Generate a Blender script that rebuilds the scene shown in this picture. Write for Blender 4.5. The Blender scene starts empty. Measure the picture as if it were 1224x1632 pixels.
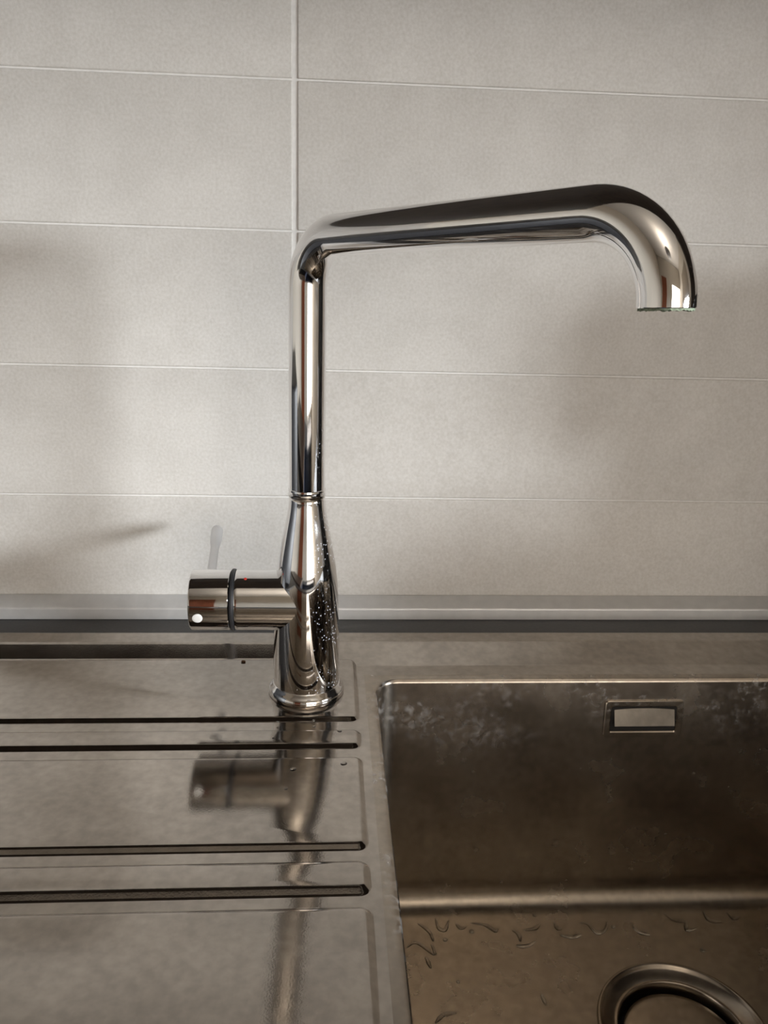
import bpy, bmesh, math, random
from mathutils import Vector, Matrix

random.seed(7)
MM = 0.001
scene = bpy.context.scene
COL = scene.collection

# ------------------------------------------------------------------ camera
cam_d = bpy.data.cameras.new('camera')
cam = bpy.data.objects.new('camera', cam_d)
COL.objects.link(cam)
cam_r = Vector((0.99771, -0.06176, 0.02773))
cam_u = Vector((-0.0096, 0.27631, 0.96102))
cam_f = Vector((0.06701, 0.95908, -0.27509))
m3 = Matrix((cam_r, cam_u, -cam_f)).transposed()
cam.matrix_world = Matrix.Translation(Vector((15.1545, -589.3791, 313.5525)) * MM) @ m3.to_4x4()
cam_d.sensor_fit = 'VERTICAL'
cam_d.sensor_height = 36.0
cam_d.lens = 1335.48 / 1632.0 * 36.0
cam_d.clip_start = 0.01
scene.camera = cam

# ------------------------------------------------------------------ light and exposure
scene.view_settings.view_transform = 'Standard'
scene.view_settings.look = 'None'
scene.view_settings.gamma = 1.0
scene.view_settings.use_curve_mapping = False
scene.view_settings.exposure = 0.0
scene.cycles.sample_clamp_indirect = 4.0

world = bpy.data.worlds.new('overcast_sky')
scene.world = world
world.use_nodes = True
world.node_tree.nodes['Background'].inputs[0].default_value = (0.80, 0.88, 1.0, 1)
world.node_tree.nodes['Background'].inputs[1].default_value = 0.15

# room extents (metres; origin at the foot of the tap, z = 0 on the drainer)
RX0, RX1, RY0, RY1, RZ0, RZ1 = -1.9, 1.5, -2.5, 0.1515, -0.90, 1.70
# window in the right-hand wall (the part left open below its roller blind)
WY0, WY1, WZ0, WZ1, BLIND = -1.75, -0.70, 0.22, 1.20, 0.50


def area_light(name, loc, target, sx, sy, power, col):
    d = bpy.data.lights.new(name, 'AREA')
    d.shape = 'RECTANGLE'
    d.size, d.size_y = sx, sy
    d.energy = power
    d.color = col
    o = bpy.data.objects.new(name, d)
    COL.objects.link(o)
    o.location = loc
    dirv = (Vector(target) - Vector(loc)).normalized()
    o.rotation_euler = dirv.to_track_quat('-Z', 'Y').to_euler()
    return o


# bright overcast sky above the dark houses opposite, shining in through the window
SKY_X, SKY_Z0, SKY_Z1 = RX1 + 1.1, 0.355, 1.00
area_light('bright_sky_outside', (SKY_X, -1.85, (SKY_Z0 + SKY_Z1) / 2), (0, -1.85, (SKY_Z0 + SKY_Z1) / 2), 2.5, SKY_Z1 - SKY_Z0, 880, (0.91, 0.96, 1.0))
# added soft fill light, set in an unseen window far behind the viewer
FX0, FX1, FZ0, FZ1 = 0.10, 1.45, -0.20, 0.95
area_light('added_rear_fill', ((FX0 + FX1) / 2, RY0 - 0.02, (FZ0 + FZ1) / 2), ((FX0 + FX1) / 2, 0, (FZ0 + FZ1) / 2), FX1 - FX0, FZ1 - FZ0, 24, (1.0, 0.92, 0.83))


# ------------------------------------------------------------------ materials
def new_mat(name):
    m = bpy.data.materials.new(name)
    m.use_nodes = True
    return m, m.node_tree.nodes, m.node_tree.links, m.node_tree.nodes['Principled BSDF']


def plain(name, col, rough=0.5, metal=0.0, noise=0.0, scale=40.0, bump=0.0, spec=0.5):
    m, n, l, b = new_mat(name)
    b.inputs['Roughness'].default_value = rough
    b.inputs['Metallic'].default_value = metal
    b.inputs['Specular IOR Level'].default_value = spec
    tc = n.new('ShaderNodeTexCoord')
    nz = n.new('ShaderNodeTexNoise')
    nz.inputs['Scale'].default_value = scale
    nz.inputs['Detail'].default_value = 5
    l.new(tc.outputs['Object'], nz.inputs['Vector'])
    rp = n.new('ShaderNodeValToRGB')
    rp.color_ramp.elements[0].position = 0.3
    rp.color_ramp.elements[1].position = 0.7
    rp.color_ramp.elements[0].color = tuple(c * (1 - noise) for c in col) + (1,)
    rp.color_ramp.elements[1].color = tuple(min(1, c * (1 + noise)) for c in col) + (1,)
    l.new(nz.outputs['Fac'], rp.inputs['Fac'])
    l.new(rp.outputs['Color'], b.inputs['Base Color'])
    if bump:
        bp = n.new('ShaderNodeBump')
        bp.inputs['Strength'].default_value = bump
        bp.inputs['Distance'].default_value = 0.001
        l.new(nz.outputs['Fac'], bp.inputs['Height'])
        l.new(bp.outputs['Normal'], b.inputs['Normal'])
    return m


def tile_material():
    m, n, l, b = new_mat('cream_stone_tile')
    tc = n.new('ShaderNodeTexCoord')
    oi = n.new('ShaderNodeObjectInfo')
    off = n.new('ShaderNodeVectorMath'); off.operation = 'MULTIPLY_ADD'
    cb = n.new('ShaderNodeCombineXYZ')
    for k in range(3):
        l.new(oi.outputs['Random'], cb.inputs[k])
    off.inputs[1].default_value = (3.1, 5.7, 2.3)
    l.new(cb.outputs[0], off.inputs[0])
    l.new(tc.outputs['Object'], off.inputs[2])

    def noise(scale, detail):
        q = n.new('ShaderNodeTexNoise')
        q.inputs['Scale'].default_value = scale
        q.inputs['Detail'].default_value = detail
        l.new(off.outputs[0], q.inputs['Vector'])
        return q
    big, fine = noise(28, 4), noise(420, 3)
    r1 = n.new('ShaderNodeValToRGB')
    r1.color_ramp.elements[0].position, r1.color_ramp.elements[1].position = 0.32, 0.68
    r1.color_ramp.elements[0].color = (0.672, 0.648, 0.617, 1)
    r1.color_ramp.elements[1].color = (0.725, 0.702, 0.672, 1)
    l.new(big.outputs['Fac'], r1.inputs['Fac'])
    r2 = n.new('ShaderNodeValToRGB')
    r2.color_ramp.elements[0].position, r2.color_ramp.elements[1].position = 0.28, 0.72
    r2.color_ramp.elements[0].color = (0.86, 0.85, 0.83, 1)
    r2.color_ramp.elements[1].color = (1, 1, 1, 1)
    l.new(fine.outputs['Fac'], r2.inputs['Fac'])
    mx = n.new('ShaderNodeMixRGB'); mx.blend_type = 'MULTIPLY'; mx.inputs[0].default_value = 1
    l.new(r1.outputs[0], mx.inputs[1]); l.new(r2.outputs[0], mx.inputs[2])
    l.new(mx.outputs[0], b.inputs['Base Color'])
    b.inputs['Roughness'].default_value = 0.55
    b.inputs['Specular IOR Level'].default_value = 0.35
    bp = n.new('ShaderNodeBump')
    bp.inputs['Strength'].default_value = 0.12; bp.inputs['Distance'].default_value = 0.0006
    l.new(fine.outputs['Fac'], bp.inputs['Height'])
    l.new(bp.outputs['Normal'], b.inputs['Normal'])
    return m


def steel_material(name, col=(0.415, 0.378, 0.340), rough=0.10, dirt=0.09, marks=0.0):
    m, n, l, b = new_mat(name)
    tc = n.new('ShaderNodeTexCoord')
    b.inputs['Metallic'].default_value = 1.0

    def noise(scale, detail, sc=(1, 1, 1)):
        mp = n.new('ShaderNodeMapping')
        mp.inputs['Scale'].default_value = sc
        l.new(tc.outputs['Object'], mp.inputs['Vector'])
        q = n.new('ShaderNodeTexNoise')
        q.inputs['Scale'].default_value = scale
        q.inputs['Detail'].default_value = detail
        l.new(mp.outputs[0], q.inputs['Vector'])
        return q
    blot = noise(26, 6)
    grain = noise(900, 2)
    spots = noise(150, 5)
    r = n.new('ShaderNodeValToRGB')
    r.color_ramp.elements[0].position, r.color_ramp.elements[1].position = 0.35, 0.68
    r.color_ramp.elements[0].color = tuple(c * (1 - dirt) for c in col) + (1,)
    r.color_ramp.elements[1].color = tuple(c * (1 + dirt * 0.7) for c in col) + (1,)
    l.new(blot.outputs['Fac'], r.inputs['Fac'])
    r2 = n.new('ShaderNodeValToRGB')
    r2.color_ramp.elements[0].position, r2.color_ramp.elements[1].position = 0.35, 0.7
    r2.color_ramp.elements[0].color = (0.88, 0.87, 0.86, 1)
    r2.color_ramp.elements[1].color = (1.08, 1.07, 1.05, 1)
    l.new(spots.outputs['Fac'], r2.inputs['Fac'])
    mx = n.new('ShaderNodeMixRGB'); mx.blend_type = 'MULTIPLY'; mx.inputs[0].default_value = 1
    l.new(r.outputs[0], mx.inputs[1]); l.new(r2.outputs[0], mx.inputs[2])
    l.new(mx.outputs[0], b.inputs['Base Color'])
    mr = n.new('ShaderNodeMapRange')
    mr.inputs['From Min'].default_value, mr.inputs['From Max'].default_value = 0.3, 0.7
    mr.inputs['To Min'].default_value, mr.inputs['To Max'].default_value = rough * 0.88, rough * 1.15
    l.new(blot.outputs['Fac'], mr.inputs['Value'])
    l.new(mr.outputs[0], b.inputs['Roughness'])
    bp = n.new('ShaderNodeBump')
    bp.inputs['Strength'].default_value = 0.05; bp.inputs['Distance'].default_value = 0.0003
    if marks:
        tg = n.new('ShaderNodeTangent'); tg.direction_type = 'RADIAL'; tg.axis = 'Z'
        l.new(tg.outputs[0], b.inputs['Tangent'])
        b.inputs['Anisotropic'].default_value = 0.5
        b.inputs['Anisotropic Rotation'].default_value = 0.25
        # dried limescale splashes on the wall just under the rim
        sx = n.new('ShaderNodeSeparateXYZ'); l.new(tc.outputs['Object'], sx.inputs[0])
        zz = n.new('ShaderNodeMapRange')
        zz.inputs['From Min'].default_value, zz.inputs['From Max'].default_value = -0.075, -0.012
        l.new(sx.outputs['Z'], zz.inputs['Value'])
        pat, fine = noise(22, 2), noise(210, 6)
        c1 = n.new('ShaderNodeMapRange'); c1.inputs['From Min'].default_value, c1.inputs['From Max'].default_value = 0.46, 0.66
        l.new(pat.outputs['Fac'], c1.inputs['Value'])
        c2 = n.new('ShaderNodeMapRange'); c2.inputs['From Min'].default_value, c2.inputs['From Max'].default_value = 0.48, 0.72
        l.new(fine.outputs['Fac'], c2.inputs['Value'])
        v = zz.outputs[0]
        for o_ in (c1.outputs[0], c2.outputs[0]):
            mm = n.new('ShaderNodeMath'); mm.operation = 'MULTIPLY'; l.new(v, mm.inputs[0]); l.new(o_, mm.inputs[1]); v = mm.outputs[0]
        ms_ = n.new('ShaderNodeMath'); ms_.operation = 'MULTIPLY'; ms_.inputs[1].default_value = marks; l.new(v, ms_.inputs[0])
        df = n.new('ShaderNodeBsdfDiffuse'); df.inputs['Color'].default_value = (0.55, 0.53, 0.52, 1)
        mxs = n.new('ShaderNodeMixShader')
        l.new(ms_.outputs[0], mxs.inputs[0]); l.new(b.outputs[0], mxs.inputs[1]); l.new(df.outputs[0], mxs.inputs[2])
        l.new(mxs.outputs[0], n['Material Output'].inputs['Surface'])
    l.new(grain.outputs['Fac'], bp.inputs['Height'])
    if not marks:
        l.new(bp.outputs['Normal'], b.inputs['Normal'])
    return m


def chrome_material(name, scale_marks=0.0):
    m, n, l, b = new_mat(name)
    b.inputs['Base Color'].default_value = (0.80, 0.79, 0.79, 1)
    b.inputs['Metallic'].default_value = 1.0
    tc = n.new('ShaderNodeTexCoord')
    nz = n.new('ShaderNodeTexNoise')
    nz.inputs['Scale'].default_value = 60
    nz.inputs['Detail'].default_value = 4
    l.new(tc.outputs['Object'], nz.inputs['Vector'])
    mr = n.new('ShaderNodeMapRange')
    mr.inputs['From Min'].default_value, mr.inputs['From Max'].default_value = 0.35, 0.75
    mr.inputs['To Min'].default_value, mr.inputs['To Max'].default_value = 0.035, 0.075
    l.new(nz.outputs['Fac'], mr.inputs['Value'])
    l.new(mr.outputs[0], b.inputs['Roughness'])
    if scale_marks:
        # dried water drops: small pale spots, densest low down on the side towards the bowl
        vo = n.new('ShaderNodeTexVoronoi')
        vo.inputs['Scale'].default_value = 430
        l.new(tc.outputs['Object'], vo.inputs['Vector'])
        sp = n.new('ShaderNodeMapRange')
        sp.inputs['From Min'].default_value, sp.inputs['From Max'].default_value = 0.12, 0.24
        sp.inputs['To Min'].default_value, sp.inputs['To Max'].default_value = 1.0, 0.0
        l.new(vo.outputs['Distance'], sp.inputs['Value'])
        n2 = n.new('ShaderNodeTexNoise')
        n2.inputs['Scale'].default_value = 45
        n2.inputs['Detail'].default_value = 3
        l.new(tc.outputs['Object'], n2.inputs['Vector'])
        cut = n.new('ShaderNodeMapRange')
        cut.inputs['From Min'].default_value, cut.inputs['From Max'].default_value = 0.43, 0.55
        l.new(n2.outputs['Fac'], cut.inputs['Value'])
        sx = n.new('ShaderNodeSeparateXYZ')
        l.new(tc.outputs['Object'], sx.inputs[0])
        side = n.new('ShaderNodeMapRange')
        side.inputs['From Min'].default_value, side.inputs['From Max'].default_value = 0.000, 0.008
        l.new(sx.outputs['X'], side.inputs['Value'])
        a = n.new('ShaderNodeMath'); a.operation = 'MULTIPLY'
        l.new(sp.outputs[0], a.inputs[0]); l.new(cut.outputs[0], a.inputs[1])
        a2 = n.new('ShaderNodeMath'); a2.operation = 'MULTIPLY'
        l.new(a.outputs[0], a2.inputs[0]); l.new(side.outputs[0], a2.inputs[1])
        low = n.new('ShaderNodeMapRange')
        low.inputs['From Min'].default_value, low.inputs['From Max'].default_value = 0.12, 0.28
        low.inputs['To Min'].default_value, low.inputs['To Max'].default_value = scale_marks, 0.0
        l.new(sx.outputs['Z'], low.inputs['Value'])
        a3 = n.new('ShaderNodeMath'); a3.operation = 'MULTIPLY'
        l.new(a2.outputs[0], a3.inputs[0]); l.new(low.outputs[0], a3.inputs[1])
        df = n.new('ShaderNodeBsdfDiffuse'); df.inputs['Color'].default_value = (0.62, 0.64, 0.70, 1)
        ms = n.new('ShaderNodeMixShader')
        l.new(a3.outputs[0], ms.inputs[0]); l.new(b.outputs[0], ms.inputs[1]); l.new(df.outputs[0], ms.inputs[2])
        l.new(ms.outputs[0], n['Material Output'].inputs['Surface'])
    return m


def wood_material(name, c1, c2, rough=0.45):
    m, n, l, b = new_mat(name)
    tc = n.new('ShaderNodeTexCoord')
    mp = n.new('ShaderNodeMapping'); mp.inputs['Scale'].default_value = (14, 14, 1.2)
    l.new(tc.outputs['Object'], mp.inputs['Vector'])
    nz = n.new('ShaderNodeTexNoise'); nz.inputs['Scale'].default_value = 3; nz.inputs['Detail'].default_value = 6
    l.new(mp.outputs[0], nz.inputs['Vector'])
    r = n.new('ShaderNodeValToRGB')
    r.color_ramp.elements[0].position, r.color_ramp.elements[1].position = 0.3, 0.7
    r.color_ramp.elements[0].color = c1 + (1,); r.color_ramp.elements[1].color = c2 + (1,)
    l.new(nz.outputs['Fac'], r.inputs['Fac']); l.new(r.outputs[0], b.inputs['Base Color'])
    b.inputs['Roughness'].default_value = rough
    return m


def water_material():
    m, n, l, b = new_mat('water')
    b.inputs['Base Color'].default_value = (0.96, 0.97, 0.97, 1)
    b.inputs['Roughness'].default_value = 0.0
    b.inputs['IOR'].default_value = 1.33
    b.inputs['Transmission Weight'].default_value = 1.0
    return m


M_TILE = tile_material()
M_GROUT = plain('white_grout', (0.76, 0.745, 0.725), 0.8, 0, 0.05, 200, 0.2)
M_ALU = plain('brushed_aluminium', (0.70, 0.69, 0.68), 0.5, 0.55, 0.05, 90)
M_COUNTER = plain('dark_laminate', (0.030, 0.028, 0.027), 0.45, 0, 0.25, 300, 0.1)
M_STEEL = steel_material('stainless_steel')
M_BOWL = steel_material('brushed_bowl_steel', (0.38, 0.335, 0.285), 0.25, 0.03, 0.35)
M_COVER = steel_material('dull_cover_steel', (0.115, 0.102, 0.086), 0.36, 0.05)
M_CHROME = chrome_material('chrome')
M_CHROME_S = chrome_material('chrome_with_limescale', 0.75)
M_RUBBER = plain('black_rubber', (0.012, 0.012, 0.014), 0.5)
M_WHITE = plain('white_plastic', (0.70, 0.69, 0.67), 0.5)
M_RED = plain('red_enamel', (0.5, 0.03, 0.02), 0.4)
M_LEVER = plain('satin_lever_metal', (0.62, 0.62, 0.64), 0.34, 0.85, 0.03)
M_SCALE = plain('green_limescale', (0.20, 0.24, 0.17), 0.8, 0, 0.5, 500, 0.6)
M_DARK = plain('painted_hollow_shade', (0.01, 0.009, 0.008), 0.7)  # near-black colour standing for the shade inside overflow and drain
M_PLASTER = plain('cream_plaster', (0.66, 0.61, 0.53), 0.9, 0, 0.03, 12)
M_CEIL = plain('white_ceiling_paint', (0.80, 0.78, 0.74), 0.9, 0, 0.02, 12)
M_FLOOR = plain('dark_floor_tile', (0.045, 0.034, 0.026), 0.6, 0, 0.2, 9)
M_CAB = wood_material('dark_cabinet_wood', (0.035, 0.024, 0.018), (0.06, 0.042, 0.030))
M_DOOR = wood_material('red_brown_door_wood', (0.20, 0.055, 0.022), (0.33, 0.10, 0.045))
M_NAVY = plain('navy_lacquer', (0.018, 0.022, 0.035), 0.35, 0, 0.1, 6)
M_BLIND = plain('roller_blind_cloth', (0.34, 0.29, 0.23), 0.9, 0, 0.05, 200)
M_WATER = water_material()
M_BLACKP = plain('black_plastic', (0.02, 0.02, 0.022), 0.4)
def pane_material():
    m, n, l, b = new_mat('window_glass')
    tr = n.new('ShaderNodeBsdfTransparent'); gl = n.new('ShaderNodeBsdfGlossy'); fr_ = n.new('ShaderNodeFresnel'); ms = n.new('ShaderNodeMixShader')
    gl.inputs['Roughness'].default_value = 0.02
    l.new(fr_.outputs[0], ms.inputs[0]); l.new(tr.outputs[0], ms.inputs[1]); l.new(gl.outputs[0], ms.inputs[2])
    l.new(ms.outputs[0], n['Material Output'].inputs['Surface'])
    return m


M_GLASS = pane_material()
M_CRUMB = plain('brown_crumb', (0.10, 0.045, 0.015), 0.8)


# ------------------------------------------------------------------ mesh helpers (coordinates in millimetres)
def build(name, verts, faces, mat, parent=None, smooth=True, angle=35):
    me = bpy.data.meshes.new(name)
    me.from_pydata([tuple(c * MM for c in v) for v in verts], [], faces)
    bm = bmesh.new(); bm.from_mesh(me)
    bmesh.ops.recalc_face_normals(bm, faces=bm.faces)
    bm.to_mesh(me); bm.free()
    me.materials.append(mat)
    if smooth:
        for p in me.polygons:
            p.use_smooth = True
        me.set_sharp_from_angle(angle=math.radians(angle))
    o = bpy.data.objects.new(name, me)
    COL.objects.link(o)
    if parent:
        o.parent = parent
    return o


def empty(name, loc=(0, 0, 0)):
    o = bpy.data.objects.new(name, None)
    o.location = [c * MM for c in loc]
    o.empty_display_size = 0.02
    COL.objects.link(o)
    return o


def tag(o, label=None, cat=None, group=None, kind=None):
    if label: o['label'] = label
    if cat: o['category'] = cat
    if group: o['group'] = group
    if kind: o['kind'] = kind
    return o


def box_vf(x0, x1, y0, y1, z0, z1, vs, fs):
    b = len(vs)
    vs += [(x0, y0, z0), (x1, y0, z0), (x1, y1, z0), (x0, y1, z0), (x0, y0, z1), (x1, y0, z1), (x1, y1, z1), (x0, y1, z1)]
    fs += [tuple(b + i for i in f) for f in ((0, 3, 2, 1), (4, 5, 6, 7), (0, 1, 5, 4), (1, 2, 6, 5), (2, 3, 7, 6), (3, 0, 4, 7))]


def boxes(name, lst, mat, parent=None, bevel=0.0):
    vs, fs = [], []
    for b in lst:
        box_vf(*b, vs, fs)
    o = build(name, vs, fs, mat, parent, smooth=False)
    if bevel:
        md = o.modifiers.new('bevel', 'BEVEL'); md.width = bevel * MM; md.segments = 3
        md.limit_method = 'ANGLE'
        for p in o.data.polygons:
            p.use_smooth = True
        o.data.set_sharp_from_angle(angle=math.radians(50))
    return o


def rrect(x0, x1, y0, y1, r, seg=8, side=0):
    """rounded rectangle, counter-clockwise list of (x, y)"""
    r = max(0.01, min(r, (x1 - x0) / 2 - 0.01, (y1 - y0) / 2 - 0.01))
    pts = []
    for cx, cy, a0 in ((x1 - r, y1 - r, 0), (x0 + r, y1 - r, 90), (x0 + r, y0 + r, 180), (x1 - r, y0 + r, 270)):
        for i in range(seg + 1):
            a = math.radians(a0 + 90 * i / seg)
            pts.append((cx + r * math.cos(a), cy + r * math.sin(a)))
    if side:
        out, per_ = [], seg + 1
        for c in range(4):
            out += pts[c * per_:(c + 1) * per_]
            a, b = pts[(c + 1) * per_ - 1], pts[((c + 1) * per_) % len(pts)]
            out += [(a[0] + (b[0] - a[0]) * k / (side + 1), a[1] + (b[1] - a[1]) * k / (side + 1)) for k in range(1, side + 1)]
        pts = out
    return pts


def loft(name, rings, mat, parent=None, cap0=False, cap1=False, closed=True, angle=35):
    n = len(rings[0])
    vs = [p for r in rings for p in r]
    fs = []
    for k in range(len(rings) - 1):
        for i in range(n if closed else n - 1):
            j = (i + 1) % n
            fs.append((k * n + i, k * n + j, (k + 1) * n + j, (k + 1) * n + i))
    if cap0: fs.append(tuple(range(n)))
    if cap1: fs.append(tuple(range((len(rings) - 1) * n, len(rings) * n)))
    return build(name, vs, fs, mat, parent, True, angle)


def lathe(name, prof, mat, parent=None, seg=64, axis='Z', origin=(0, 0, 0), cap0=False, cap1=False, angle=35):
    rings = []
    ox, oy, oz = origin
    for r, h in prof:
        ring = []
        for i in range(seg):
            a = 2 * math.pi * i / seg
            c, s = r * math.cos(a), r * math.sin(a)
            ring.append((ox + c, oy + s, oz + h) if axis == 'Z' else (ox + h, oy + c, oz + s))
        rings.append(ring)
    return loft(name, rings, mat, parent, cap0, cap1, True, angle)


def sweep(name, path, radii, mat, parent=None, seg=48, cap0=True, cap1=True, angle=35):
    path = [Vector(p) for p in path]
    rings = []
    t0 = (path[1] - path[0]).normalized()
    ref = Vector((1, 0, 0)) if abs(t0.x) < 0.9 else Vector((0, 1, 0))
    u = (ref - t0 * ref.dot(t0)).normalized()
    for i, p in enumerate(path):
        if i == 0: t = (path[1] - path[0])
        elif i == len(path) - 1: t = (path[-1] - path[-2])
        else: t = (path[i + 1] - path[i]).normalized() + (path[i] - path[i - 1]).normalized()
        t.normalize()
        u = (u - t * u.dot(t)).normalized()
        w = t.cross(u)
        rings.append([tuple(p + (u * math.cos(2 * math.pi * k / seg) + w * math.sin(2 * math.pi * k / seg)) * radii[i]) for k in range(seg)])
    return loft(name, rings, mat, parent, cap0, cap1, True, angle)


def round_poly(pts, r, seg=4):
    """round the inner corners of an open 2-D polyline"""
    out = [pts[0]]
    for a, b, c in zip(pts, pts[1:], pts[2:]):
        A, B, C = Vector(a), Vector(b), Vector(c)
        d1, d2 = (A - B), (C - B)
        k = min(r, d1.length * 0.45, d2.length * 0.45)
        p0, p1 = B + d1.normalized() * k, B + d2.normalized() * k
        out.append(tuple(p0 + (A - p0).normalized() * min(0.5, k * 0.3)))
        for i in range(seg + 1):
            t = i / seg
            out.append(tuple(p0 * (1 - t) ** 2 + B * 2 * t * (1 - t) + p1 * t * t))
        out.append(tuple(p1 + (C - p1).normalized() * min(0.5, k * 0.3)))
    out.append(pts[-1])
    return out


# ------------------------------------------------------------------ the room shell
TILE_Y = 150.0
X0, X1, Y0, Y1, Z0, Z1 = RX0 * 1000, RX1 * 1000, RY0 * 1000, RY1 * 1000, RZ0 * 1000, RZ1 * 1000
wall_back = tag(boxes('wall_back', [(X0 - 100, X1 + 100, Y1, Y1 + 100, Z0, Z1)], M_GROUT), kind='structure')
tag(boxes('floor', [(X0 - 100, X1 + 100, Y0 - 100, Y1 + 100, Z0 - 100, Z0)], M_FLOOR), kind='structure')
tag(boxes('ceiling', [(X0 - 100, X1 + 100, Y0 - 100, Y1 + 100, Z1, Z1 + 100)], M_CEIL), kind='structure')
tag(boxes('wall_left', [(X0 - 100, X0, Y0, Y1, Z0, Z1)], M_PLASTER), kind='structure')
wy0, wy1, wz0, wz1 = WY0 * 1000, WY1 * 1000, WZ0 * 1000, WZ1 * 1000
tag(boxes('wall_right', [(X1, X1 + 100, Y0, wy0, Z0, Z1), (X1, X1 + 100, wy1, Y1, Z0, Z1),
                         (X1, X1 + 100, wy0, wy1, Z0, wz0), (X1, X1 + 100, wy0, wy1, wz1, Z1)], M_PLASTER), kind='structure')
fx0, fx1, fz0, fz1 = FX0 * 1000, FX1 * 1000, FZ0 * 1000, FZ1 * 1000
tag(boxes('wall_front', [(X0 - 100, fx0, Y0 - 100, Y0, Z0, Z1), (fx1, X1 + 100, Y0 - 100, Y0, Z0, Z1),
                         (fx0, fx1, Y0 - 100, Y0, fz1, Z1), (fx0, fx1, Y0 - 100, Y0, Z0, fz0)], M_PLASTER), kind='structure')

# wall tiles: each one is a piece of its own
P, ZT, XG = 114.853, 459.115, -14.25
GAPH, GAPV, TW = 1.5, 4.2, 600.0


def tile_mesh(w, h):
    rings = []
    for ins, y in ((0, 8.0), (0, 1.0), (0.25, 0.45), (0.6, 0.12), (1.1, 0.0)):
        rings.append([(x, y, z) for x, z in rrect(ins, w - ins, ins, h - ins, 0.8, 3)])
    o = loft('tile', rings, M_TILE, wall_back, cap1=True, angle=60)
    return o


proto = None
for row in range(-2, 4):
    ztop = ZT - row * P
    for colm in range(-2, 2):
        xl = XG + colm * TW
        if proto is None:
            t = proto = tile_mesh(TW - GAPV, P - GAPH)
        else:
            t = proto.copy(); COL.objects.link(t)
        t.location = ((xl + GAPV / 2) * MM, TILE_Y * MM, (ztop - P + GAPH / 2) * MM)

# window in the right-hand wall
win = tag(empty('window_1', (X1, (wy0 + wy1) / 2, wz0)), kind='structure')
win_inv = Matrix.Translation(-win.location)


def under(o, par):
    """keep world coordinates of a mesh that is built in place"""
    o.parent = par
    o.matrix_parent_inverse = Matrix.Translation(-Vector(par.location))
    return o


fr = []
for a, b in ((wy0, wy0 + 50), (wy1 - 50, wy1)):
    fr.append((X1 + 30, X1 + 75, a, b, wz0, wz1))
fr += [(X1 + 30, X1 + 75, wy0 + 50, wy1 - 50, wz0, wz0 + 50), (X1 + 30, X1 + 75, wy0 + 50, wy1 - 50, wz1 - 50, wz1)]
under(boxes('window_frame', fr, M_WHITE, None, 3), win)
under(boxes('pane', [(X1 + 50, X1 + 54, wy0 + 50, wy1 - 50, wz0 + 50, wz1 - 50)], M_GLASS), win)
under(boxes('window_sill', [(X1 - 30, X1 + 29, wy0, wy1, wz0 - 20, wz0 - 1)], M_WHITE, None, 3), win)
under(boxes('roller_blind', [(X1 - 4, X1 - 1, wy0 - 20, wy1 + 20, BLIND * 1000, wz1 + 30)], M_BLIND), win)
# unseen window added around the fill light behind the viewer
w2 = tag(empty('added_rear_window', ((fx0 + fx1) / 2, Y0, fz0)), kind='structure')
under(boxes('window_frame', [(fx0, fx0 + 50, Y0 - 75, Y0 - 30, fz0, fz1), (fx1 - 50, fx1, Y0 - 75, Y0 - 30, fz0, fz1),
                             (fx0 + 50, fx1 - 50, Y0 - 75, Y0 - 30, fz0, fz0 + 50), (fx0 + 50, fx1 - 50, Y0 - 75, Y0 - 30, fz1 - 50, fz1)], M_WHITE, None, 3), w2)
under(boxes('pane', [(fx0 + 50, fx1 - 50, Y0 - 56, Y0 - 52, fz0 + 50, fz1 - 50)], M_GLASS), w2)
# wooden room door
dd = tag(empty('door_1', (-1150, Y0, Z0)), kind='structure')
under(boxes('door_leaf', [(-1550, -700, Y0 + 1, Y0 + 40, Z0, 1050)], M_DOOR, None, 4), dd)
under(boxes('door_panel', [(-1430, -820, Y0 + 41, Y0 + 48, 150, 900)], M_DOOR, None, 3), dd)
under(boxes('door_panel', [(-1430, -820, Y0 + 41, Y0 + 48, -780, 20)], M_DOOR, None, 3), dd)

# ------------------------------------------------------------------ worktop, cupboards
SX0, SX1, SYB, SYF = -374.0, 535.0, 96.0, -430.0           # outline of the inset sink
wt = tag(boxes('worktop', [(X0 + 1, SX0 + 12, -470, 149, -38, 0), (SX1 - 12, 1078, -470, 149, -38, 0),
                           (SX0 + 12, SX1 - 12, SYB - 12, 149, -38, 0), (SX0 + 12, SX1 - 12, -470, SYF + 12, -38, 0)], M_COUNTER),
         'dark laminate worktop strip behind the steel sink', 'worktop')

prof = round_poly([(149.6, 0.4), (149.6, 19.6), (148.6, 20.3), (137.2, 11.6), (136.6, 10.4), (136.6, 0.4)], 0.7, 3)
strip = loft('wall_strip', [[(x, y, z) for y, z in prof] for x in (X0 + 2, 1077)], M_ALU, None, True, True, True, 30)
tag(strip, 'grey aluminium sealing strip along the foot of the tiled wall', 'trim')

wc = tag(empty('wall_cupboard', (0, 149, 550)), 'dark wooden wall cupboard hanging above the sink', 'cupboard')
under(boxes('body', [(-1200, 1000, -210, 149, 550, 1350)], M_CAB), wc)
for i in range(4):
    d_ = under(boxes('cupboard_door', [(-1200 + 550 * i + 2, -1200 + 550 * (i + 1) - 2, -230, -210.5, 552, 1348)], M_CAB, None, 2), wc)
bc = tag(empty('base_cupboard', (0, -200, Z0)), 'dark wooden base cupboard under the worktop', 'cupboard')
under(boxes('plinth', [(X0 + 2, 1070, -400, -380, Z0, -800)], M_CAB), bc)
for i in range(5):
    under(boxes('cupboard_door', [(X0 + 5 + 590 * i, X0 + 590 * (i + 1), -450, -431, -798, -42)], M_CAB, None, 2), bc)

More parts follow.
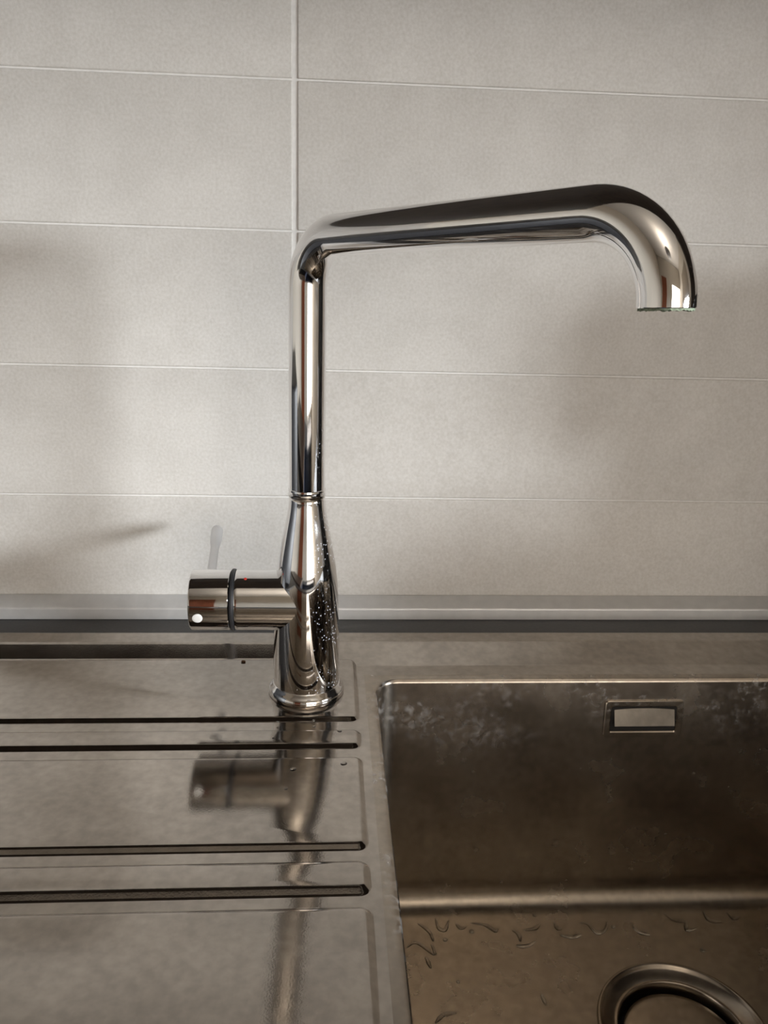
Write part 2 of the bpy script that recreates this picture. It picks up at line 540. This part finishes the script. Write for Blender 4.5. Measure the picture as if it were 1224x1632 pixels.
oc = tag(empty('sideboard', (0, -2200, Z0)), 'dark blue sideboard added unseen behind the viewer as a dark reflection', 'sideboard')  # unseen, added to darken the low reflections in the tap
under(boxes('carcass', [(-640, 1050, Y0 + 2, Y0 + 430, Z0, -260)], M_NAVY, None, 3), oc)
under(boxes('top_board', [(-660, 1070, Y0 + 2, Y0 + 450, -259, -230)], M_NAVY, None, 3), oc)
for i in range(3):
    under(boxes('cupboard_door', [(-635 + 562 * i, -635 + 562 * i + 555, Y0 + 431, Y0 + 449, Z0 + 60, -270)], M_NAVY, None, 2), oc)
isl = tag(empty('added_island', (-900, -1150, Z0)), 'dark blue island added unseen behind the viewer as a dark reflection', 'island')  # unseen, added so the chrome mirrors something dark at lower left
under(boxes('carcass', [(-1480, -360, -1440, -880, Z0, -95)], M_NAVY, None, 3), isl)
under(boxes('top_board', [(-1500, -340, -1460, -850, -94, -60)], M_CAB, None, 4), isl)
for i in range(3):
    under(boxes('cupboard_door', [(-1475 + 370 * i, -1475 + 370 * i + 366, -879, -861, Z0 + 70, -100)], M_NAVY, None, 2), isl)
tc_ = tag(empty('tall_cupboard', (1280, -200, Z0)), 'tall dark wooden cupboard beside the window', 'cupboard')
under(boxes('body', [(1080, X1 - 2, -330, 148, Z0, 1300)], M_CAB, None, 2), tc_)
for z0_, z1_ in ((-880, 298), (302, 1298)):
    under(boxes('cupboard_door', [(1082, X1 - 4, -350, -331, z0_, z1_)], M_CAB, None, 2), tc_)

# ------------------------------------------------------------------ the sink
sink = tag(empty('kitchen_sink', (0, 0, 0)), 'stainless steel inset sink with ridged drainer and one square bowl', 'sink')
BX0, BX1, BYB, BYF = 54.0, 500.0, 22.0, -390.0              # bowl opening
DZ = -2.5
CR = 20.0


def deck_profile(k):
    """(y, z) from the rear edge forward; k = 0 drainer side, 1 bowl side"""
    ya = 73.5 + 3.0 * k
    yb = 58.0 - 11.5 * k
    pts = [(SYB + 1.0, 0.2), (SYB, 4.6), (SYB - 2.0, 6.3), (ya, 6.3), (yb, DZ), (30.5, DZ)]
    return round_poly(pts, 1.6, 4)


xs = [SX0, -20.0, 10.0, 25.0, 42.0, BX0 - 8, BX1 + 8, SX1]
kk = [0, 0, 0.25, 0.7, 1, 1, 1, 1]
rows = [[(x, y, z) for y, z in deck_profile(k)] for x, k in zip(xs, kk)]
n = len(rows[0])
vs = [p for r in rows for p in r]
fs = []
for a in range(len(rows) - 1):
    for i in range(n - 1):
        fs.append((a * n + i, (a + 1) * n + i, (a + 1) * n + i + 1, a * n + i + 1))
# flat field in front, leaving the bowl opening free
def quad(x0, x1, y0, y1, z=DZ):
    b = len(vs)
    vs.extend([(x0, y0, z), (x1, y0, z), (x1, y1, z), (x0, y1, z)])
    fs.append((b, b + 1, b + 2, b + 3))
quad(SX0, BX0 - 8, SYF, 30.5)
quad(BX1 + 8, SX1, SYF, 30.5)
quad(BX0 - 8, BX1 + 8, SYF, BYF - 8)
quad(BX0 - 8, BX1 + 8, BYB + 8, 30.5)
# turned-down outer edge at the front and sides
for (a, b) in (((SX0, SYF), (SX1, SYF)), ((SX0, SYF), (SX0, SYB)), ((SX1, SYF), (SX1, SYB))):
    q_ = len(vs)
    vs.extend([(a[0], a[1], DZ), (b[0], b[1], DZ), (b[0], b[1], 0.1), (a[0], a[1], 0.1)])
    fs.append((q_, q_ + 1, q_ + 2, q_ + 3))
deck = build('drainer_deck', vs, fs, M_STEEL, sink, True, 25)

# bowl: flange, rounded lip, walls, bottom fillet, floor down to the drain
DRX, DRY, DRR, BZ = 281.0, -116.0, 61.5, -217.0
SEG, SIDE = 12, 20


def bowl_ring(d, z):
    return [(x, y, z) for x, y in rrect(BX0 + d * (2.1 if d < 0 else 1), BX1 - d, BYF + d, BYB - d * (0.3 if d < 0 else 1), max(CR - d, 1.5), SEG, SIDE)]


outer = []
hw, hh, mx_, my_ = (BX1 - BX0) / 2, (BYB - BYF) / 2, (BX0 + BX1) / 2, (BYF + BYB) / 2
for x, y, _ in bowl_ring(0, 0):
    ex, ey = hw - abs(x - mx_), hh - abs(y - my_)           # distance from the two nearest sides
    X, Y = x, y
    if ex <= ey: X = mx_ + math.copysign(hw + 8, x - mx_)
    if ey < ex: Y = my_ + math.copysign(hh + 8, y - my_)
    outer.append((X, Y, DZ))
# exact corners at the middle point of each corner arc
per = SEG + 1 + SIDE
for c, (cx, cy) in enumerate(((BX1 + 8, BYB + 8), (BX0 - 8, BYB + 8), (BX0 - 8, BYF - 8), (BX1 + 8, BYF - 8))):
    outer[c * per + SEG // 2] = (cx, cy, DZ)
LR = 3.6
rings = [outer, bowl_ring(-2.6, DZ)]
for a in (15, 30, 45, 60, 75, 90):
    rings.append(bowl_ring(-2.6 + LR * math.sin(math.radians(a)), DZ - LR + LR * math.cos(math.radians(a))))
FR = 23.0
rings.append(bowl_ring(1.6, BZ + FR))
for a in (10, 20, 30, 40, 50, 60, 70, 80, 90):
    rings.append(bowl_ring(1.6 + FR - FR * math.cos(math.radians(a)), BZ + FR - FR * math.sin(math.radians(a))))
last = rings[-1]
for f_ in (0.5, 1.0):
    ring = []
    for x, y, z in last:
        a = math.atan2(y - DRY, x - DRX)
        tx, ty = DRX + DRR * math.cos(a), DRY + DRR * math.sin(a)
        ring.append((x + (tx - x) * f_, y + (ty - y) * f_, BZ - 1.0 * f_))
    rings.append(ring)
bowl = loft('bowl', rings, M_BOWL, sink, False, False, True, 40)

# raised panels of the drainer
def raised_panel(yf, yr, k=1.0, xr=40.6, xl=-345.0):
    rr = []
    for ins, z in ((0, DZ + 0.02), (0.5, -2.35), (1.1, -2.0), (3.0, -0.62), (3.6, -0.28), (4.4, -0.05), (5.0, 0)):
        rr.append([(x, y, z) for x, y in rrect(xl + ins, xr - ins, yf + ins * k, yr - ins, max(7 - ins, 1.2), 6)])
    return loft('raised_panel', rr, M_STEEL, sink, False, True, True, 50)


raised_panel(-43.8, 57.5)
raised_panel(-80.0, -55.0)
raised_panel(-185.5, -90.0, 1.15)
raised_panel(-221.5, -194.0, 1.35)
raised_panel(-400.0, -229.3)

# overflow in the rear wall of the bowl
OX0, OX1, OZ0, OZ1, OY = 246.0, 313.0, -55.5, -21.5, 20.9
WALLY = BYB - 1.3
def yring(x0, x1, z0, z1, r, y):
    return [(x, y, z) for x, z in rrect(x0, x1, z0, z1, r, 4)]
ov = loft('overflow_frame', [
    yring(OX0, OX1, OZ0, OZ1, 3, WALLY + 0.5), yring(OX0, OX1, OZ0, OZ1, 3, WALLY - 0.9),
    yring(OX0 + .8, OX1 - .8, OZ0 + .8, OZ1 - .8, 2.4, WALLY - 1.6),
    yring(OX0 + 4.6, OX1 - 4.6, OZ0 + 4.6, OZ1 - 4.6, 2.0, WALLY - 1.6),
    yring(OX0 + 5.6, OX1 - 5.6, OZ0 + 5.6, OZ1 - 5.6, 1.6, WALLY - 0.9),
    yring(OX0 + 5.8, OX1 - 5.8, OZ0 + 5.8, OZ1 - 5.8, 1.6, WALLY + 0.2)], M_BOWL, sink, False, False, True, 30)
loft('overflow_shade_plate', [yring(OX0 + 5.4, OX1 - 5.4, OZ0 + 5.4, OZ1 - 5.4, 1.6, WALLY - 0.35),
                         yring(OX0 + 6, OX1 - 6, OZ0 + 6, OZ1 - 6, 1.5, WALLY - 0.3)], M_DARK, ov, True, True)  # flat black plate, the opening's shade put into its colour
# slightly bulging cover plate inside the frame
vs, fs = [], []
NX, NZ = 16, 8
fx0, fx1, fz0, fz1 = OX0 + 8.0, OX1 - 8.0, OZ0 + 12.6, OZ1 - 8.5
for j in range(NZ + 1):
    for i in range(NX + 1):
        u, v = i / NX, j / NZ
        bul = 1.4 * (1 - (2 * u - 1) ** 2)
        x = fx0 + (fx1 - fx0) * u
        z = fz0 + (fz1 + bul - fz0) * v
        y = WALLY - 5.2 + 4.4 * v
        vs.append((x, y, z))
for j in range(NZ):
    for i in range(NX):
        a = j * (NX + 1) + i
        fs.append((a, a + 1, a + NX + 2, a + NX + 1))
build('overflow_cover', vs, fs, M_COVER, sink, True, 40)

# drain
drain = lathe('drain_flange', [(61.6, -2.0), (62.6, 0.1), (62.2, 0.9), (61.0, 1.3), (59.6, 0.9), (58.6, -0.6), (57.0, -1.6),
                               (50.0, -4.2), (48.6, -4.4), (47.6, -4.0), (46.8, -4.6), (46.4, -6.5), (46.2, -22)], M_BOWL, sink, 72,
              'Z', (DRX, DRY, BZ), angle=50)
lathe('drain_shade_disc', [(46.3, -22), (20, -22), (0.5, -22)], M_DARK, drain, 48, 'Z', (DRX, DRY, BZ), False, True)  # black disc, shade below the cap put into its colour
lathe('drain_cap', [(0.5, -8.2), (25, -8.3), (36, -8.8), (40, -9.4), (42, -10.4), (42.4, -12), (42.4, -15)], M_BOWL, drain, 72, 'Z', (DRX, DRY, BZ), True, False)

# ------------------------------------------------------------------ the tap
tap = tag(empty('kitchen_tap', (0, 0, 0)), 'chrome single lever kitchen tap with tall swivel spout', 'tap')
lathe('base_collar', [(24.0, 0.0), (28.2, 0.0), (28.9, 0.8), (29.0, 2.6), (28.6, 4.4), (27.6, 6.0), (26.6, 7.2), (26.0, 8.6), (25.5, 9.2), (24.5, 9.4)],
      M_CHROME, tap, 80, cap0=True)
body_prof = [(25.3, 8.8), (25.3, 20), (25.1, 32), (24.8, 44), (24.4, 58), (24.0, 70), (23.6, 80), (23.1, 90), (22.0, 101), (20.9, 108),
             (19.7, 115), (18.4, 122), (17.1, 129), (15.7, 136), (14.5, 142), (13.6, 148), (13.2, 153), (13.1, 155.5), (12.6, 156.0)]
lathe('body', body_prof, M_CHROME_S, tap, 96, angle=60)
lathe('swivel_ring', [(12.4, 155.8), (13.3, 156.0), (13.7, 156.8), (13.7, 158.0), (13.2, 158.7), (12.5, 158.9), (12.5, 159.8), (13.2, 160.0), (13.6, 160.6), (13.5, 161.8), (12.9, 162.2)],
      M_CHROME, tap, 64)
# spout: riser, elbow, long arm, turned-down end
PHI, ALP = 0.907, 0.038
ZS = 334.4
dh = Vector((math.cos(PHI), -math.sin(PHI), 0))
ad = (dh * math.cos(ALP) + Vector((0, 0, 1)) * math.sin(ALP)).normalized()
end_dir = (Vector((0, 0, -1)) * math.cos(0.05) + dh * math.sin(0.05)).normalized()
path = [Vector((0, 0, 162.0)), Vector((0, 0, 200)), Vector((0, 0, 250))]
RB = 33.0
corner = Vector((0, 0, ZS))


def fillet_pts(c, din, dout, r, seg):
    ang = din.angle(dout)
    k = r * math.tan(ang / 2)
    p0, p1 = c - din * k, c + dout * k
    nrm = (dout - din * dout.dot(din)).normalized()
    cen = p0 + nrm * r
    out = []
    for i in range(seg + 1):
        a = ang * i / seg
        out.append(cen - nrm * r * math.cos(a) + din * r * math.sin(a))
    return out


path += fillet_pts(corner, Vector((0, 0, 1)), ad, RB, 16)
TEND = 266.6
corner2 = corner + ad * (TEND / math.cos(ALP))
arc = fillet_pts(corner2, ad, end_dir, 42.0, 20)
for i in range(1, 8):
    path.append((corner + ad * RB).lerp(arc[0], i / 8))
path += arc
tip = arc[-1] + end_dir * 1.2
path.append(arc[-1].lerp(tip, 0.5))
path.append(tip)
spout = sweep('spout', path, [13.05] * len(path), M_CHROME_S, tap, 64, False, False, 60)
# lip, inner bore and aerator
def disc_ring(c, dirv, r, seg=64):
    u = dirv.cross(Vector((0, 1, 0))).normalized(); w = dirv.cross(u)
    return [tuple(c + (u * math.cos(2 * math.pi * k / seg) + w * math.sin(2 * math.pi * k / seg)) * r) for k in range(seg)]
lip = loft('spout_lip', [disc_ring(tip - end_dir * 0.3, end_dir, 13.0), disc_ring(tip + end_dir * 0.35, end_dir, 12.8), disc_ring(tip + end_dir * 0.5, end_dir, 12.2),
                         disc_ring(tip + end_dir * 0.3, end_dir, 11.6), disc_ring(tip - end_dir * 4, end_dir, 11.5)], M_CHROME, tap)
rng = random.Random(3)
ar = []
for r_, d_ in ((11.4, -2.0), (12.3, 0.5), (12.4, 1.2), (11.2, 1.4), (9.0, 0.6)):
    ring = disc_ring(tip + end_dir * d_, end_dir, r_, 72)
    if d_ > 0.55:
        ring = [tuple(Vector(p) + end_dir * rng.uniform(-0.5, 0.55)) for p in ring]
    ar.append(ring)
ar.append(disc_ring(tip + end_dir * 0.2, end_dir, 0.5, 72))
loft('aerator', ar, M_SCALE, tap, False, True, True, 40)

# side outlet with the lever cap
HZ, HR = 75.3, 22.6
lathe('side_outlet', [(21.9, -52.6), (22.4, -52.0), (HR - 0.1, -50), (HR - 0.1, -30), (HR + 0.1, -24), (HR + 0.2, -14), (HR + 0.2, -6)], M_CHROME, tap, 80, 'X', (0, 0, HZ), angle=50)
lathe('gasket', [(20.5, -55.6), (HR + 0.3, -55.4), (HR + 0.6, -54.6), (HR + 0.6, -53.6), (HR + 0.3, -52.8), (20.5, -52.6)], M_RUBBER, tap, 80, 'X', (0, 0, HZ))
cap = lathe('lever_cap', [(0.4, -85.2), (18, -85.2), (HR - 1.2, -85.0), (HR - 0.3, -84.4), (HR, -83.6), (HR, -56.6), (HR - 0.5, -55.9), (20, -55.6)], M_CHROME, tap, 96, 'X', (0, 0, HZ), True, False)
lp = [Vector((-72.2, 14.0, 91.0)).lerp(Vector((-79.5, 106.0, 95.8)), t) for t in [i / 20 for i in range(21)]]
lr = []
for i in range(21):
    t = i / 20
    r = 3.4 if t < 0.55 else 3.4 + 1.5 * (0.5 - 0.5 * math.cos(math.pi * min(1, (t - 0.55) / 0.25)))
    lr.append(r)
tdir = (lp[-1] - lp[0]).normalized()
tipc = lp[-1]
for a in (25, 50, 70, 85):
    lp.append(tipc + tdir * 4.9 * math.sin(math.radians(a))); lr.append(4.9 * math.cos(math.radians(a)))
sweep('lever', lp, lr, M_LEVER, cap, 32, True, True, 60)


def on_cap(name, x, ang, r, h, mat, par, seg=28):
    """small round plug lying on the cylinder; ang from the viewer-facing side, upward positive"""
    nrm = Vector((0, -math.cos(ang), math.sin(ang)))
    t1 = Vector((1, 0, 0)); t2 = nrm.cross(t1)
    c = Vector((x, 0, HZ)) + nrm * (HR - 0.25)
    rings = []
    for rr, hh in ((r, 0), (r, h * 0.7), (r * 0.9, h), (r * 0.5, h * 1.05)):
        rings.append([tuple(c + (t1 * math.cos(2 * math.pi * k / seg) + t2 * math.sin(2 * math.pi * k / seg)) * rr + nrm * hh) for k in range(seg)])
    return loft(name, rings, mat, par, False, True)


tag(on_cap('screw_plug', -78.2, math.radians(-15), 3.7, 0.7, M_WHITE, cap), 'small round white screw cover')
tag(on_cap('hot_mark', -44.4, math.radians(64), 1.1, 0.4, M_RED, tap), 'tiny red hot water mark')

# ------------------------------------------------------------------ unseen coffee machine, added right of the sink to shade the wall
cm = tag(empty('added_coffee_machine', (660, -80, 0)), 'black coffee machine shape added unseen right of the sink to shade the wall', 'coffee machine')
def rbox(name, x0, x1, y0, y1, z0, z1, r, mat, par):
    rr = [[(x, y, z) for x, y in rrect(x0 + i, x1 - i, y0 + i, y1 - i, max(r - i, 1), 6)] for i, z in
          ((2, z0), (0, z0 + 2), (0, z1 - 8), (1, z1 - 3), (3.5, z1 - 0.8), (8, z1))]
    return under(loft(name, rr, mat, None, True, True, True, 40), par)
rbox('tower', 556, 768, -90, 110, 0.3, 338, 22, M_BLACKP, cm)
rbox('brew_head', 570, 738, -145, -91, 215, 330, 14, M_BLACKP, cm)
rbox('drip_tray', 548, 760, -255, -91, 0.3, 60, 16, M_BLACKP, cm)
wtk = rbox('milk_container', 548, 650, -245, -125, 61, 178, 20, M_LEVER, cm)


# ------------------------------------------------------------------ unseen mini oven, added left of the drainer to darken the spout reflections
mw = tag(empty('added_mini_oven', (-640, -60, 0)), 'black mini oven shape added unseen left of the drainer as a dark reflection', 'mini oven')
rbox('housing', -860, -390, -210, 130, 12, 185, 8, M_BLACKP, mw)
under(boxes('door', [(-855, -495, -228, -211, 22, 178)], M_BLACKP, None, 4), mw)
under(boxes('control_panel', [(-490, -395, -226, -211, 22, 178)], M_NAVY, None, 3), mw)
under(boxes('handle', [(-800, -550, -246, -229, 150, 160)], M_LEVER, None, 4), mw)
for fx in (-825, -425):
    for fy in (-180, 100):
        under(lathe('foot', [(12, 0.05), (12, 12.0)], M_RUBBER, None, 20, 'Z', (fx, fy, 0), True, True), mw)

# ------------------------------------------------------------------ unseen pendant lamp, added for warm fill off the ceiling
LX, LY, LZ = 250, -1350, 1230
pl = tag(empty('added_pendant', (LX, LY, LZ)), 'white bowl pendant added unseen behind the viewer for fill light', 'lamp')
under(lathe('lamp_bowl', [(2, -90), (60, -84), (120, -60), (165, -15), (180, 40), (176, 40), (160, -12), (116, -56), (58, -79), (2, -85)], M_WHITE, None, 48, 'Z', (LX, LY, LZ), True, True), pl)
under(lathe('cord', [(3, -85), (3, Z1 - LZ)], M_WHITE, None, 12, 'Z', (LX, LY, LZ), True, True), pl)
area_light('added_uplight', (LX * MM, LY * MM, (LZ + 5) * MM), (LX * MM, LY * MM, 2), 0.22, 0.22, 6.5, (1.0, 0.88, 0.74))  # added fill light aimed up at the ceiling

# ------------------------------------------------------------------ water left in the bowl and on the drainer
STREAKS = [[(110.7, -0.4), (112.0, -11.4), (117.2, -13.3), (121.4, -2.6)], [(127.7, -6.5), (130.2, -12.0), (135.4, -10.3)], [(140.1, -6.1), (152.0, -9.0), (159.0, -15.7), (161.7, -13.0)], [(174.1, -15.1), (178.4, -20.6), (178.2, -27.6)], [(173.8, -31.9), (182.4, -32.9), (190.8, -28.0)], [(183.6, -15.4), (193.6, -14.0), (199.5, -8.7)], [(211.8, -7.3), (212.7, -14.6), (216.8, -14.7)], [(213.5, -21.7), (222.3, -24.5), (231.1, -22.3)], [(233.6, -9.0), (240.1, -10.7), (245.5, -20.3), (253.2, -17.6), (258.0, -8.7)], [(277.7, -11.1), (281.4, -20.3), (289.6, -24.1)], [(311.2, -1.0), (316.6, -8.7), (325.7, -10.8), (323.3, -19.9), (332.3, -18.3)], [(346.8, 1.7), (347.5, -9.6), (357.9, -11.8)], [(367.3, -0.8), (369.4, -8.4), (375.9, -6.8)], [(83.2, -31.4), (91.6, -26.5), (104.7, -38.8), (103.8, -28.6)], [(95.0, -5.4), (103.5, -14.7), (105.8, -25.3)], [(97.8, -41.8), (100.4, -53.2)], [(182.7, -80.7), (184.2, -89.5)], [(98.1, -103.4), (105.0, -96.7), (114.8, -95.1)]]
DROPS = [(117.1, 11.85, -214.75, 0.0, -0.5, 0.87), (147.47, 10.05, -215.65, 0.0, -0.39, 0.92), (167.61, 10.91, -215.25, 0.0, -0.44, 0.9), (178.59, 14.06, -213.24, 0.0, -0.63, 0.78), (197.02, 0.62, -217.0, 0.0, 0.0, 1.0), (220.62, 7.02, -216.61, 0.0, -0.21, 0.98), (305.8, 11.95, -214.7, 0.0, -0.5, 0.86), (334.02, 5.77, -216.83, 0.0, -0.14, 0.99), (397.69, 2.1, -217.0, 0.0, 0.0, 1.0), (115.83, -23.85, -217.0, 0.0, 0.0, 1.0), (120.15, -67.04, -217.0, 0.0, 0.0, 1.0), (139.37, -15.83, -217.0, 0.0, 0.0, 1.0), (261.23, -14.28, -217.0, 0.0, 0.0, 1.0), (327.7, -41.7, -217.0, 0.0, 0.0, 1.0)]
DECK_DROPS = [(-19.19, -46.92, 0.0, 0, 0, 1), (-5.83, -107.42, 0.0, 0, 0, 1), (6.49, -45.52, 0.0, 0, 0, 1), (24.95, -60.46, 0.0, 0, 0, 1), (27.41, -101.51, 0.0, 0, 0, 1), (-9.25, -128.77, 0.0, 0, 0, 1), (-20.93, -68.89, 0.0, 0, 0, 1)]


def water_streak(pts):
    """a thin sinuous bead of water lying on the bowl floor"""
    P_ = [Vector((x, y)) for x, y in pts]
    fine = []
    for i in range(len(P_) - 1):
        p0 = P_[max(i - 1, 0)]; p1 = P_[i]; p2 = P_[i + 1]; p3 = P_[min(i + 2, len(P_) - 1)]
        for k in range(6):
            t = k / 6
            fine.append(0.5 * ((2 * p1) + (p2 - p0) * t + (2 * p0 - 5 * p1 + 4 * p2 - p3) * t * t + (3 * p1 - p0 - 3 * p2 + p3) * t ** 3))
    fine.append(P_[-1])
    rings = []
    N = len(fine)
    for i, p in enumerate(fine):
        t = (fine[min(i + 1, N - 1)] - fine[max(i - 1, 0)]).normalized()
        nn = Vector((-t.y, t.x))
        w = 1.75 * (0.35 + 0.65 * math.sin(math.pi * (i + 0.6) / (N + 0.2))) * random.uniform(0.8, 1.2)
        h = w * 0.75
        rings.append([(p.x + nn.x * w * a, p.y + nn.y * w * a, BZ - 0.25 + h * b) for a, b in ((-1, 0), (-0.86, 0.5), (-0.5, 0.87), (0, 1), (0.5, 0.87), (0.86, 0.5), (1, 0))])
    return loft('water_streak', rings, M_WATER, None, True, True, True, 70)


ORD = ['first', 'second', 'third', 'fourth', 'fifth', 'sixth', 'seventh', 'eighth', 'ninth', 'tenth', 'eleventh', 'twelfth',
       'thirteenth', 'fourteenth', 'fifteenth', 'sixteenth', 'seventeenth', 'eighteenth']
for i, pts in enumerate(sorted(STREAKS, key=lambda p: sum(c[0] for c in p) / len(p))):
    tag(water_streak(pts), ORD[i] + ' thin wavy water streak from the left wall of the sink bowl', 'water', 'water streaks on the bowl floor')


def water_drop(d, r, flat=0.55):
    x, y, z, nx, ny, nz = d
    nrm = Vector((nx, ny, nz)).normalized()
    u = nrm.orthogonal().normalized(); w = nrm.cross(u)
    c = Vector((x, y, z)) - nrm * 0.1
    sq = random.uniform(0.8, 1.2)
    rings = [[tuple(c + (u * math.cos(2 * math.pi * k / 20) * sq + w * math.sin(2 * math.pi * k / 20)) * r * math.cos(a) + nrm * r * flat * math.sin(a)) for k in range(20)]
             for a in (0, 0.25, 0.5, 0.8, 1.1, 1.35, 1.52)]
    return loft('water_drop', rings, M_WATER, None, True, True, True, 80)


for i, d in enumerate(sorted(DROPS)):
    tag(water_drop(d, random.uniform(1.3, 2.4)), ORD[i] + ' small round water drop from the left wall of the sink bowl', 'water drop', 'water drops in the bowl')
for i, d in enumerate(sorted(DECK_DROPS)):
    tag(water_drop(d, random.uniform(1.2, 2.2), 0.3), ORD[i] + ' flat water drop from the left on the drainer before the tap', 'water drop', 'water drops on the drainer')

# brown crumb on the drainer under the side outlet
vs, fs = [], []
for i in range(5):
    for k in range(8):
        a = 2 * math.pi * k / 8
        r = (0.4, 1.3, 1.5, 1.0, 0.3)[i] * random.uniform(0.75, 1.2)
        vs.append((-53.30 + r * 1.5 * math.cos(a), 49.21 + r * math.sin(a), 0.02 + i * 0.35))
for i in range(4):
    for k in range(8):
        fs.append((i * 8 + k, i * 8 + (k + 1) % 8, (i + 1) * 8 + (k + 1) % 8, (i + 1) * 8 + k))
fs += [tuple(range(8)), tuple(range(32, 40))]
tag(build('crumb', vs, fs, M_CRUMB), 'tiny brown crumb on the drainer left of the tap foot', 'crumb')
